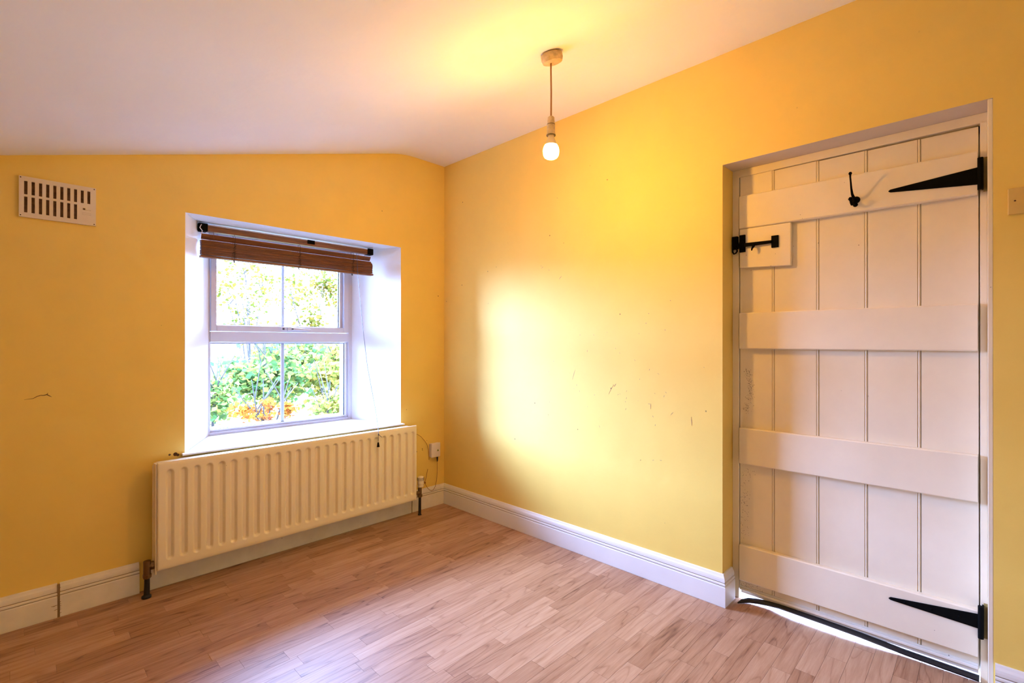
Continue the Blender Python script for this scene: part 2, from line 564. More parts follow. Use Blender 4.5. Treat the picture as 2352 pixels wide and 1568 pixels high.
# small stains beside the sill and the socket
st = MB()
for (x, z, r) in [(-1.645, .612, .006), (-1.622, .611, .011), (-1.612, .606, .008), (-.236, .401, .0045), (-.1885, .413, .004), (-.1880, .404, .0035)]:
    st.lathe([(0, -.0008), (r * .7, -.0008), (r, .001)], (x, 0, z), axis=1, n=9)
st.build('wall_stain', M['dirt'], wl)

# ------------------------------------------------------------------ right wall (with the doorway)
mb = MB()
ys = [YR - .1, DY1, DY0, .62]
zt = 2.43
for xx, mi in ((0.0, 0), (.22, 0)):
    for a, b in zip(ys[:-1], ys[1:]):
        if a == DY1:
            mb.add([(xx, a, DZ), (xx, b, DZ), (xx, b, zt), (xx, a, zt)], [(0, 1, 2, 3)], mi)
        else:
            bb = b if xx > 0 or b < .5 else .62
            mb.add([(xx, a, -.05), (xx, bb, -.05), (xx, bb, zt), (xx, a, zt)], [(0, 1, 2, 3)], mi)
mb.add([(0, DY0, -.05), (.22, DY0, -.05), (.22, DY0, DZ), (0, DY0, DZ)], [(0, 1, 2, 3)], 0)
mb.add([(0, DY1, -.05), (.22, DY1, -.05), (.22, DY1, DZ), (0, DY1, DZ)], [(0, 1, 2, 3)], 1)
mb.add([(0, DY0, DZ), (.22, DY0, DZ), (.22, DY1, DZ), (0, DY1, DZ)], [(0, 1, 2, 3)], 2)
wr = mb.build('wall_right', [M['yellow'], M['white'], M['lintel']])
struct(wr, 'yellow painted wall holding the plank door', 'wall')

# scuffs, dents and scratches of the right wall
sc = MB()
rs = random.Random(3)
def scuff(y, z, l, an, w_=.0012):
    dy, dz = math.cos(an) * l / 2, math.sin(an) * l / 2
    ribbon(sc, [(y - dy, z - dz), (y + dy * .1, z + dz * .1 + l * .05), (y + dy, z + dz)], [w_ * .3, w_, w_ * .2], y=-.0006, axis='x')
scuff(-1.065, 1.518, .026, 2.45, .0015)
scuff(-1.160, .972, .060, 1.9, .0012)
scuff(-1.40, .905, .055, 2.1, .0009)
scuff(-1.425, .93, .022, 2.2, .0012)
scuff(-1.625, .84, .028, 1.6, .0012)
scuff(-1.83, .79, .040, 1.5, .0014)
scuff(-1.735, .815, .02, 2.3, .001)
scuff(-.93, 1.59, .02, 2.6, .0012)
for i in range(44):
    yy = rs.gauss(-1.45, .24); zz = rs.gauss(.92, .16)
    if yy < -1.9 or yy > -.7: continue
    scuff(yy, zz, rs.uniform(.003, .012), rs.uniform(0, 3.14), rs.uniform(.0007, .0014))
for yy, zz in [(-1.727, 1.349), (-1.615, 1.292), (-1.60, 1.245), (-1.70, 1.21), (-1.042, 1.975), (-.92, 1.60), (-.98, 1.57)]:
    scuff(yy, zz, .006, .4, .002)
sco = sc.build('scuff_marks', M['scuff'], wr)
sco['kind'] = 'stuff'

# ------------------------------------------------------------------ walls out of view
mb = MB().box(XL - .12, .22, YR - .12, YR, -.05, 2.45)
o = mb.build('wall_rear', M['yellow_plain']); struct(o, 'plain yellow wall behind the camera', 'wall')
mb = MB().box(XL - .12, XL, YR, .62, -.05, ceil_z(XL) + .03)
o = mb.build('wall_side', M['yellow_plain']); struct(o, 'plain low yellow wall opposite the door', 'wall')

# ------------------------------------------------------------------ skirting boards
PROF = [(.000, .0), (.018, .0), (.019, .003), (.019, .086), (.0175, .089), (.0145, .090), (.0145, .0925), (.0175, .0945), (.0175, .1000),
        (.0155, .1015), (.0125, .1025), (.0125, .105), (.015, .107), (.0150, .116), (.0135, .124), (.0095, .131), (.007, .1375), (.0055, .139), (0, .139)]
def sweep(path, normals, prof, mb):
    """path: corner points (x, y); normals: one offset direction per point (already mitred)"""
    n = len(prof)
    vs = []; gs = []
    for (x, y), (nx, ny) in zip(path, normals):
        vs += [(x + nx * t, y + ny * t, z) for t, z in prof]
    fs = []
    for i in range(len(path) - 1):
        for k in range(n - 1):
            (gs if k in (5, 10) else fs).append((i * n + k, i * n + k + 1, (i + 1) * n + k + 1, (i + 1) * n + k))
    fs.append(tuple(range(n))); fs.append(tuple((len(path) - 1) * n + k for k in range(n - 1, -1, -1)))
    mb.add(vs, fs)
    b0 = len(mb.v) - len(vs)
    mb.f += [tuple(b0 + i for i in f) for f in gs]; mb.m += [1] * len(gs)
bl = empty('baseboard_left', (-1.5, 0, 0)); struct(bl, 'white skirting board along the window wall', 'baseboard')
for a, b in ((XL, -2.037), (-2.029, -1.762), (-.282, 0.0)):
    mb = MB(); sweep([(a, 0), (b, 0)], [(0, -1), (0, -1)], PROF, mb)
    mb.build('board', [M['grubby'], M['grime']], bl)
mb = MB().box(-1.735, -.290, -.022, 0, 0, .118)
mb.build('plain_board', M['grubby'], bl, bevel=.003)
# dirt-filled joint with cracked edges
jm = MB().box(-2.0375, -2.0285, -.0165, -.003, 0, .134)
rj = random.Random(4)
for k in range(16):
    z = .008 + k * .0076
    x = -2.031 + rj.gauss(0, .0018); w_ = rj.uniform(.001, .0045) * (1.4 if z < .085 else .5)
    jm.tube([(x - w_, -.0193, z), (x, -.0196, z + .002), (x + w_ * rj.uniform(.4, 1.3), -.0193, z + rj.uniform(-.001, .004))], [.0006, rj.uniform(.001, .0022), .0005], 5)
jm.tube([(-2.056, -.0193, .053), (-2.048, -.0195, .0525), (-2.036, -.0193, .054)], [.0008, .0016, .0008], 5)
jm.tube([(-2.047, -.0193, .034), (-2.040, -.0195, .036), (-2.034, -.0193, .037)], [.0006, .0012, .0006], 5)
jm.build('joint_dirt', M['joint'], bl)

br = empty('baseboard_right', (0, -1, 0)); struct(br, 'white moulded skirting board running to the door recess', 'baseboard')
mb = MB(); sweep([(0, 0), (0, DY0), (.098, DY0)], [(-1, 0), (-1, -1), (0, -1)], PROF, mb)
mb.build('board', [M['white'], M['grime']], br)
b2 = empty('baseboard_right.001', (0, -3.4, 0)); struct(b2, 'short white skirting right of the door', 'baseboard')
mb = MB(); sweep([(0, DY1 - .004), (0, YR)], [(-1, 0), (-1, 0)], PROF, mb)
mb.build('board', [M['white'], M['grime']], b2)
b3 = empty('baseboard_rear', (-1.5, YR, 0)); struct(b3, 'white skirting behind the camera', 'baseboard')
mb = MB(); sweep([(XL, YR), (0, YR)], [(0, 1), (0, 1)], PROF, mb)
mb.build('board', [M['white'], M['grime']], b3)

# ------------------------------------------------------------------ window
W = empty('window_1', (-.945, FY, WZ0)); struct(W, 'white framed window of two lights with a top-hung upper sash', 'window')
# sill board with projecting nose
mb = MB()
mb.prism([(-1.600, -.034), (-1.600, -.002), (-1.581, -.002), (-1.386, .400), (-.505, .400), (-.366, -.002), (-.353, -.002), (-.353, -.034)], 2, WZ0 - .008, WZ0)
mb.build('window_sill', M['white_matt'], W, bevel=.002)
def ringframe(mb, x0, x1, z0, z1, wx0, wx1, wz0, wz1, y0, y1):
    mb.box(x0, x0 + wx0, y0, y1, z0, z1); mb.box(x1 - wx1, x1, y0, y1, z0, z1)
    mb.box(x0 + wx0, x1 - wx1, y0, y1, z0, z0 + wz0); mb.box(x0 + wx0, x1 - wx1, y0, y1, z1 - wz1, z1)
mb = MB()
mb.box(-1.402, -1.378, FY + .001, FY + .065, .600, 1.800); mb.box(-.530, -.488, FY + .001, FY + .065, .600, 1.800)
mb.box(-1.378, -.530, FY + .001, FY + .065, .600, .630); mb.box(-1.378, -.530, FY + .001, FY + .065, 1.775, 1.800)
mb.build('window_frame', M['upvc'], W, bevel=.002)
MB().box(-1.377, -.531, FY - .003, FY + .064, 1.151, 1.212).build('transom', M['upvc'], W, bevel=.002)
# beads round the lower glass
mb = MB(); ringframe(mb, -1.3775, -.5305, .6305, 1.1505, .006, .016, .012, .008, FY + .012, FY + .034)
mb.build('glazing_bead', M['upvc'], W, bevel=.002)
mb = MB(); ringframe(mb, -1.3715, -.5465, .6425, 1.1425, .002, .006, .003, .003, FY + .030, FY + .036)
mb.build('gasket', M['gasket'], W)
# upper sash
S = MB(); ringframe(S, -1.376, -.532, 1.2135, 1.773, .030, .036, .036, .034, FY - .010, FY + .040)
so = S.build('sash', M['upvc'], W, bevel=.003)
mb = MB(); ringframe(mb, -1.346, -.568, 1.2495, 1.739, .004, .020, .004, .004, FY + .014, FY + .036)
mb.build('glazing_bead', M['upvc'], so, bevel=.0015)
mb = MB(); ringframe(mb, -1.342, -.588, 1.2535, 1.735, .002, .005, .002, .002, FY + .030, FY + .036)
mb.build('gasket', M['gasket'], so)
MB().box(-1.3440, -.5700, FY + .036, FY + .040, 1.2515, 1.737).build('pane', M['glass'], so)
MB().box(-.967, -.949, FY + .041, FY + .047, 1.250, 1.74).build('glazing_bar', M['upvc'], so, bevel=.001)
MB().box(-1.3760, -.5320, FY + .0365, FY + .0405, .632, 1.149).build('pane', M['glass'], W)
MB().box(-.970, -.949, FY + .041, FY + .047, .632, 1.149).build('glazing_bar', M['upvc'], W, bevel=.001)
# espagnolette handle on the bottom rail of the sash
hd = MB().box(-.990, -.958, FY - .022, FY - .011, 1.222, 1.246); hd.box(-.952, -.905, FY - .026, FY - .011, 1.222, 1.247)
hd.prism([(-.93, 1.2265), (-.81, 1.2215), (-.806, 1.226), (-.81, 1.234), (-.93, 1.243)], 1, FY - .038, FY - .026)
ho = hd.build('handle', M['upvc'], so, bevel=.002)
MB().box(-.984, -.972, FY - .0235, FY - .0221, 1.228, 1.240).build('keyhole', M['gasket'], so)
MB().box(-.934, -.922, FY - .0395, FY - .0381, 1.230, 1.238).build('button', M['gasket'], so)

# outer stone sill
o = MB().prism([(.468, .585), (.468, .605), (.88, .590), (.88, .50), (.62, .50), (.62, .56)], 0, -1.50, -.30).build('window_1.001', M['concrete'], bevel=.004)
o.name = 'trim_1'
struct(o, 'pale outer stone window ledge', 'ledge')

# ------------------------------------------------------------------ wooden blind
B = empty('venetian_blind', (-.97, .19, 1.775))
tag(B, 'brown wooden venetian blind pulled up at the top of the window recess', 'blind')
mb = MB().prism([(.172, 1.741), (.172, 1.771), (.176, 1.771), (.176, 1.745), (.204, 1.745), (.204, 1.771), (.208, 1.771), (.208, 1.741)], 0, -1.452, -.505)
mb.build('headrail', M['slat'], B)
mb = MB().box(-1.448, -.508, .1705, .2095, 1.7715, 1.7765)
mb.build('rail_lip', M['metal'], B)
for x0, x1 in ((-1.488, -1.446), (-.512, -.470)):
    mb = MB().box(x0, x1, .166, .214, 1.738, 1.780)
    mb.build('bracket', M['black'], B, bevel=.004)
MB().box(-.915, -.870, .168, .175, 1.752, 1.776).build('bracket', M['black'], B, bevel=.002)
# tail bits of cord at the left bracket
MB().tube([(-1.478, .160, 1.770), (-1.486, .158, 1.752), (-1.474, .157, 1.735), (-1.481, .158, 1.720)], .0022, 6).build('frayed_cord', M['metal'], B)
# valance slat: tilted
def slat(z, tilt, yc, dep, th, x0=-1.472, x1=-.482, name='slat'):
    c, s = math.cos(tilt), math.sin(tilt)
    q = [(-dep / 2, -th / 2), (dep / 2, -th / 2), (dep / 2, th / 2), (-dep / 2, th / 2)]
    pts = [(yc + a * c - b * s, z + a * s + b * c) for a, b in q]
    return MB().prism(pts, 0, x0, x1).build(name, M['slat'], B, bevel=.0006, seg=1)
slat(1.7135, math.radians(-62), .190, .030, .0028)
rb = random.Random(5)
zz = 1.6925
for i in range(22):
    jit = rb.uniform(-.0012, .0012)
    slat(zz, math.radians(rb.uniform(-2, 2)), .190 + jit + .004 * math.exp(-((i - 1) / 3) ** 2) - .0035 * math.sin(i / 21 * 3.14), .034, .0029, -1.474 + rb.uniform(-.0015, .0015) , -.474 + rb.uniform(-.0015, .0015) - .010 * math.exp(-i / 2.0))
    zz -= .0036
slat(1.6065, 0, .189, .036, .010, -1.477, -.468, 'bottom_rail')
for x in (-1.316, -.960, -.615):
    mb = MB()
    for dy in (-.0195, .0195):
        mb.tube([(x, .19 + dy * .6, 1.741), (x + .004, .19 + dy, 1.72), (x, .19 + dy, 1.69), (x, .19 + dy, 1.605)], .0011, 5)
    for k in range(10):
        a = k * .63
        mb.tube([(x - .004 + .010 * math.sin(a), .1685, 1.692 - k * .008), (x + .008 * math.cos(a * 1.7), .1675, 1.688 - k * .008), (x + .010 * math.sin(a + 2), .1685, 1.685 - k * .008)], .0011, 5)
    mb.tube([(x, .19, 1.602), (x + .003, .188, 1.590)], .004, 6)
    mb.build('ladder_cord', M['dark'], B)
for x in (-1.42, -.575, -.535): MB().tube([(x, .172, 1.742), (x + .003, .171, 1.70)], .0011, 5).build('tilt_cord', M['slat'], B)
mb = MB().tube([(-.590, .171, 1.740), (-.588, .1675, 1.660), (-.586, .166, 1.605), (-.5780, .120, 1.28), (-.572, .065, 1.00), (-.5615, .010, .800), (-.5735, -.045, .712), (-.6085, -.1385, .600)], .0014, 6)
mb.tube([(-.6085, -.1385, .600), (-.6115, -.1395, .585), (-.6120, -.1395, .545)], .0014, 6)
mb.tube([(-.613, -.1395, .590), (-.600, -.142, .578), (-.589, -.142, .568)], .0016, 6)
mb.lathe([(0, -.004), (.004, -.003), (.0045, .002), (0, .005)], (-.6095, -.139, .586), n=8)
mb.lathe([(0, -.003), (.0022, 0), (0, .003)], (-.5655, .028, .86), n=8)
mb.build('pull_cord', M['gasket'], B)
mb = MB().lathe([(0, .028), (.004, .028), (.0055, .020), (.0085, 0), (0, 0)], (-.6122, -.1395, .512), n=12)
mb.build('tassel', M['black'], B, smooth=True)

# ------------------------------------------------------------------ radiator
R = empty('radiator', (-1.015, -.09, .117))
tag(R, 'cream pressed steel panel radiator with vertical grooves under the window', 'radiator')
def radiator_front():
    x0, x1, z0, z1, yf, yb = -1.713, -.3185, .117, .6045, -.122, -.108
    gx = [-1.6655 + i * .05262 for i in range(26)]
    gz0, gz1, hw, dep = .156, .571, .0170, .0150
    cols = []
    n = 560
    cols = [x0 + (x1 - x0) * i / n for i in range(n + 1)]
    zr = [z0, z0 + .006] + [z0 + .02]
    z = gz0 - .006
    while z < gz0 + .03: zr.append(z); z += .0028
    k = 12
    for i in range(1, k): zr.append(gz0 + .03 + (gz1 - gz0 - .06) * i / k)
    z = gz1 - .03
    while z < gz1 + .006: zr.append(z); z += .0028
    zr += [z1 - .02, z1 - .006, z1]
    zr = sorted(zr)
    V = []; F = []
    for z in zr:
        for x in cols:
            d = 0
            i = min(range(26), key=lambda j: abs(gx[j] - x)) if False else max(0, min(25, round((x - gx[0]) / .05262)))
            cz = min(max(z, gz0 + hw), gz1 - hw)
            r = math.hypot(x - gx[i], z - cz)
            if r < hw:
                t = 1 - r / hw
                t = min(1, t * 1.35)
                d = dep * t * t * (3 - 2 * t)
            # soft rolled margins
            e = min(x - x0, x1 - x, z1 - z, z - z0)
            if e < .006: d += .004 * (1 - e / .006) ** 2
            V.append((x, yf + d, z))
    nc = len(cols)
    for j in range(len(zr) - 1):
        for i in range(nc - 1):
            F.append((j * nc + i, j * nc + i + 1, (j + 1) * nc + i + 1, (j + 1) * nc + i))
    # rim
    m = MB().add(V, F)
    b = len(m.v)
    loop = [i for i in range(nc)] + [j * nc + nc - 1 for j in range(1, len(zr))] + [(len(zr) - 1) * nc + i for i in range(nc - 2, -1, -1)] + [j * nc for j in range(len(zr) - 2, 0, -1)]
    m.v += [(m.v[i][0], yb, m.v[i][2]) for i in loop]
    for k in range(len(loop)):
        k2 = (k + 1) % len(loop)
        m.f.append((loop[k], loop[k2], b + k2, b + k)); m.m.append(0)
    m.f.append(tuple(b + k for k in range(len(loop)))); m.m.append(0)
    return m
radiator_front().build('front_panel', M['cream'], R, smooth=True)
def rounded_rect(x0, x1, z0, z1, r, n=6):
    pts = []
    for cx, cz, a0 in ((x1 - r, z1 - r, 0), (x0 + r, z1 - r, 90), (x0 + r, z0 + r, 180), (x1 - r, z0 + r, 270)):
        for i in range(n + 1):
            a = math.radians(a0 + 90 * i / n)
            pts.append((cx + r * math.cos(a), cz + r * math.sin(a)))
    return pts
MB().prism(rounded_rect(-1.722, -.335, .098, .600, .022), 1, -.068, -.056).build('back_panel', M['cream'], R, bevel=.002, smooth=True)
# rolled side strips between the panels
MB().box(-1.7195, -1.7135, -.112, -.068, .100, .598).build('side_strip', M['cream'], R, bevel=.0015)
# wall brackets
for x in (-1.50, -.42):
    MB().box(x - .02, x + .02, -.056, -.001, .16, .585).build('bracket', M['dark'], R)
# bottom header seam
MB().tube([(-1.70, -.112, .122), (-.33, -.112, .122)], .006, 8).build('header_pipe', M['cream'], R)
# lockshield valve, left
mb = MB().tube([(-1.745, -.088, .088), (-1.745, -.088, .165)], .0145, 12)
mb.tube([(-1.745, -.088, .140), (-1.715, -.088, .140)], .0135, 12)
mb.tube([(-1.732, -.088, .140), (-1.720, -.088, .140)], .0185, 6)
mb.tube([(-1.745, -.088, .092), (-1.745, -.088, .105)], .0175, 6)
mb.build('lockshield_valve', M['brass'], R)
mb = MB().tube([(-1.747, -.088, .001), (-1.746, -.088, .02), (-1.745, -.088, .095)], [.013, .0115, .0105], 14)
mb.lathe([(.0, 0), (.019, 0), (.019, .008), (.012, .014), (0, .014)], (-1.747, -.088, .001), n=16)
mb.build('pipe', M['pipe'], R, smooth=True)
# thermostatic valve, right
mb = MB().tube([(-.272, -.090, .118), (-.272, -.090, .180)], .0125, 12)
mb.tube([(-.272, -.090, .150), (-.330, -.090, .150)], .0115, 12)
mb.tube([(-.272, -.090, .120), (-.272, -.090, .134)], .0165, 6)
mb.build('valve_body', M['brass'], R)
mb = MB().lathe([(0, .0), (.019, 0), (.0205, .010), (.018, .012), (.018, .016), (.0215, .018), (.0215, .058), (.019, .066), (.012, .070), (0, .070)], (-.266, -.090, .186), n=28)
vh = mb.build('thermostat_head', M['cream'], R, smooth=True)
mb = MB()
for k in range(12):
    a = 2 * math.pi * k / 12
    x, y = -.266 + .0212 * math.cos(a), -.090 + .0212 * math.sin(a)
    mb.tube([(x, y, .228), (x, y, .248)], .0018, 5)
mb.build('vent_slot', M['dark'], vh)
mb = MB().tube([(-.273, -.090, .001), (-.272, -.090, .122)], .0092, 14)
mb.lathe([(0, 0), (.013, 0), (.012, .004), (0, .004)], (-.273, -.090, .001), n=14)
mb.build('pipe', M['pipe'], R, smooth=True)

# ------------------------------------------------------------------ wall vent
def wv():
    x0, x1, z0, z1, yf = -2.1535, -1.917, 1.656, 1.820, -.012
    V = empty('air_vent', ((x0 + x1) / 2, 0, z0))
    tag(V, 'cream plastic louvre air vent high on the window wall', 'vent')
    # slots: ten above, eight below
    sx = [-2.1535 + .0180 + i * (.2365 - .018 - .0135) / 10 * 1.0 for i in range(10)]
    sx = [-2.1385 + i * .02145 for i in range(10)]
    sw = .0098
    top = (1.7475, 1.8020); bot = (1.6745, 1.7385)
    cuts_x = sorted([x0] + [v for s in sx for v in (s, s + sw)] + [x1])
    cuts_z = [z0, bot[0], bot[1], top[0], top[1], z1]
    m = MB()
    for i in range(len(cuts_x) - 1):
        slot = i % 2 == 1
        si = i // 2
        for j in range(5):
            if slot and j == 3: continue
            if slot and j == 1 and si < 8: continue
            m.box(cuts_x[i], cuts_x[i + 1], yf, -.004, cuts_z[j], cuts_z[j + 1])
    m.box(x0, x1, -.004, -.0005, z0, z0 + .006); m.box(x0, x1, -.004, -.0005, z1 - .006, z1)
    m.box(x0, x0 + .006, -.004, -.0005, z0, z1); m.box(x1 - .006, x1, -.004, -.0005, z0, z1)
    bmv = m.build('grille_plate', M['vent'], V)
    me = bmv.data; bm = bmesh.new(); bm.from_mesh(me)
    bmesh.ops.remove_doubles(bm, verts=bm.verts, dist=1e-5)
    seen = {}
    for f in bm.faces:
        k = tuple(round(c, 5) for c in f.calc_center_median()); seen.setdefault(k, []).append(f)
    bmesh.ops.delete(bm, geom=[f for l in seen.values() if len(l) > 1 for f in l], context='FACES')
    bmesh.ops.recalc_face_normals(bm, faces=bm.faces)
    bm.to_mesh(me); bm.free()
    MB().box(x0 + .008, x1 - .008, -.0032, -.0012, z0 + .008, z1 - .008).build('shutter', M['ventdark'], V)  # shutter sheet coloured dark, standing in for the unlit hole inside
    for a, b, c in ((-1.9615, -1.9325, 1.7175), (-1.9615, -1.9325, 1.6985)):
        m = MB(); ringframe(m, a, b, c, c + .010, .0015, .0015, .0015, .0015, yf - .0018, yf + .001)
        m.build('slider_slot', M['vent'], V)
    MB().box(-1.952, -1.934, yf - .004, yf, 1.7190, 1.7260).build('slider_knob', M['vent'], V, bevel=.001)
    MB().box(-1.9600, -1.9525, yf - .0006, yf, 1.7192, 1.7260).build('slider_recess', M['ventdark'], V)
    for x in (x0 + .005, x1 - .006):
        for z in (z0 + .006, z1 - .006):
            MB().lathe([(0, 0), (.0022, 0), (.0022, .002), (0, .002)], (x, yf - .0008, z), axis=1, n=10).build('screw', M['dark'], V)
wv()

# ------------------------------------------------------------------ telephone socket and cables
T = empty('telephone_socket', (-.097, 0, .345))
tag(T, 'small white wall socket box with a green triangle beside the room corner', 'socket')
MB().box(-.132, -.060, -.024, 0, .347, .441).build('back_box', M['socket'], T, bevel=.003)
MB().box(-.134, -.058, -.034, -.0245, .345, .444).build('cover', M['socket'], T, bevel=.004)
MB().prism([(-.088, .386), (-.073, .386), (-.0805, .401)], 1, -.0352, -.0340).build('triangle_emblem', M['green'], T)
MB().tube([(-.077, -.022, .346), (-.077, -.022, .334), (-.0765, -.022, .310)], [.0065, .006, .0035], 10).build('plug', M['rubber'], T)
mb = MB().tube([(-.0765, -.022, .312), (-.0765, -.022, .27), (-.078, -.0225, .22), (-.084, -.023, .175), (-.096, -.0235, .138), (-.112, -.0235, .118), (-.128, -.0235, .114), (-.145, -.0235, .124), (-.162, -.0235, .142), (-.176, -.0235, .165), (-.184, -.022, .180), (-.176, -.021, .20), (-.160, -.014, .24), (-.150, -.010, .268)], .0016, 6)
c = mb.build('telephone_cable', M['flex'], smooth=True, origin=(-.12, -.02, .2))
tag(c, 'thin brown cable hanging in a loop below the socket', 'cable')
mb = MB().tube([(-.300, -.008, .532), (-.262, -.008, .530), (-.235, -.008, .520), (-.205, -.008, .500), (-.175, -.008, .468), (-.155, -.008, .440), (-.143, -.008, .400), (-.138, -.008, .345), (-.137, -.006, .33)], .0014, 6)
c = mb.build('aerial_wire', M['flex'], smooth=True, origin=(-.2, -.01, .45))
tag(c, 'thin wire arching from behind the radiator to the socket', 'cable')
mb = MB().lathe([(0, -.006), (.006, -.003), (.006, .004), (0, .007)], (-.184, -.026, .182), n=8)
mb.tube([(-.19, -.028, .19), (-.215, -.045, .205)], .003, 6)
c = mb.build('cable_knot', M['flex'], origin=(-.19, -.03, .19))
c.parent = bpy.data.objects['telephone_cable']
c.location = Vector((-.19, -.03, .19)) - Vector((-.12, -.02, .2))

# ------------------------------------------------------------------ pendant lamp
P = empty('pendant_lamp', (-.64, -1.525, ceil_z(-.64)))
tag(P, 'bare lit bulb hanging from the ceiling on a brown flex', 'pendant lamp')
sl = math.atan(.283)
cx, cy = -.64, -1.525
cz = ceil_z(cx)
def tilt(mb):
    # rotate the rose to sit flush on the sloping ceiling
    c_, s_ = math.cos(-sl), math.sin(-sl)
    out = []
    for x, y, z in mb.v:
        dx, dz = x - cx, z - cz
        out.append((cx + dx * c_ + dz * s_, y, cz - dx * s_ + dz * c_))
    mb.v = out
    return mb
mb = MB().lathe([(0, .004), (.034, .004), (.036, -.004), (.0435, -.006), (.0445, -.012), (.0445, -.024), (.0425, -.027), (.0425, -.029), (.040, -.036), (.030, -.040), (.012, -.041), (0, -.041)], (cx, cy, cz), n=36)
tilt(mb).build('ceiling_rose', M['rose'], P, smooth=True)
bz = 1.975     # top of the bulb cap
mb = MB().tube([(cx, cy, cz - .030), (cx - .001, cy, cz - .07), (cx + .001, cy, cz - .16), (cx, cy, 2.066)], .0034, 8)
mb.build('flex', M['flex'], P, smooth=True)
mb = MB().lathe([(0, .096), (.009, .096), (.0135, .092), (.0150, .075), (.0150, .066), (.0160, .064), (.0165, .055), (.0168, .030), (.0185, .026), (.0185, .020), (.016, .018), (0, .018)], (cx, cy, bz), n=28)
lh = mb.build('lampholder', M['rose'], P, smooth=True)
MB().lathe([(.0153, 0), (.0163, .0005), (.0163, .0025), (.0153, .003)], (cx, cy, bz + .062), n=28).build('holder_ring', M['dark'], lh)
MB().lathe([(.017, 0), (.0190, .0005), (.0190, .003), (.017, .0035)], (cx, cy, bz + .0175), n=28).build('holder_ring', M['dark'], lh)
mb = MB().lathe([(0, .018), (.012, .018), (.0135, .010), (.0185, -.004), (.0235, -.016), (.0255, -.021), (0, -.021)], (cx, cy, bz), n=28)
mb.build('bulb_neck', M['capwhite'], P, smooth=True)
prof = [(0, -.0215), (.0260, -.0215)]
for i in range(13):
    a = math.radians(62 - i * 152 / 12)
    prof.append((.0315 * max(0, math.cos(a)) ** .8, -.046 + .030 * math.sin(a) * .93))
prof.append((0, -.0745))
prof = [(0, -.0215), (.0255, -.0215), (.0285, -.027), (.0310, -.034), (.0322, -.043), (.0320, -.053), (.0302, -.062), (.0262, -.069), (.0200, -.0735), (.010, -.076), (0, -.0765)]
MB().lathe(prof, (cx, cy, bz), n=32).build('bulb', M['bulb'], P, smooth=True)

# ------------------------------------------------------------------ door
D = empty('door_1', (.12, (DY0 + DY1) / 2, 0)); struct(D, 'white painted ledged plank door set in a deep recess', 'door')
# lining
mb = MB().box(.118, .19, DY0, -1.997, 0, 1.90); mb.box(.118, .19, -2.782, -2.800, 0, 1.90); mb.box(.118, .19, DY0, -2.812, 1.896, DZ)
mb.box(.1474, .19, -1.990, -2.018, 0, 1.90); mb.box(.1474, .19, -2.762, -2.79, 0, 1.90); mb.box(.1474, .19, -1.99, -2.79, 1.868, 1.90)
mb.build('door_frame', M['doorpaint'], D, bevel=.0015)
MB().box(.0, .19, -2.800, -2.812, 0, DZ - .001).build('frame_edge', M['doorpaint'], D, bevel=.0015)
# planks with a double-quirk bead on one edge
edges = [-1.999, -2.142, -2.3085, -2.470, -2.6275, -2.778]
zt0, zb0 = 1.893, .036
for i in range(5):
    a, b = edges[i], edges[i + 1]
    d = .0035
    pts = [(.125, a - .0008), (.125, b + .0105), (.125 + d, b + .0095), (.125 + d, b + .0085), (.1255, b + .0075), (.1245, b + .0050), (.1255, b + .0025), (.125 + d, b + .0012), (.136, b + .0006), (.136, b - .004), (.147, b - .004), (.147, a - .0008)] if i < 4 else \
          [(.125, a - .0008), (.125, b), (.147, b), (.147, a - .0008)]
    zt_ = zt0 + .003 - .0022 * i
    MB().prism(pts, 2, zb0 + .0015 * math.sin(i * 2.1), zt_).build('plank', M['doorpaint'], D)
def ledge(zb, zt, y0=-2.005, y1=-2.776, x=.100, sk=0.0):
    # chamfered edge board
    c = .004
    pts = [(.1245, zb), (x + c, zb), (x, zb + c), (x, zt - c), (x + c, zt), (.1245, zt)]
    m = MB()
    vs = [(p[0], y0, p[1]) for p in pts] + [(p[0], y1, p[1] + sk) for p in pts]
    n = len(pts)
    m.add(vs, [tuple(range(n)), tuple(range(2 * n - 1, n - 1, -1))] + [(i, (i + 1) % n, n + (i + 1) % n, n + i) for i in range(n)])
    return m.build('ledge', M['doorpaint'], D)
ledge(1.659, 1.806, sk=-.007)
ledge(1.122, 1.283)
ledge(.610, .770)
ledge(.088, .248)
m = MB().prism([(-2.005, 1.485), (-2.211, 1.475), (-2.211, 1.6555), (-2.005, 1.6575)], 0, .103, .1245)
m.build('lock_block', M['doorpaint'], D, bevel=.003)
MB().box(.116, .1245, -2.001, -2.777, .040, .050).build('weather_strip', M['grubby'], D, bevel=.002)
MB().box(.121, .1245, -2.001, -2.777, .050, .058).build('weather_strip', M['grubby'], D, bevel=.001)
MB().box(.1255, .1465, -2.004, -2.777, .024, .0415).build('weather_strip', M['grubby'], D, bevel=.002)

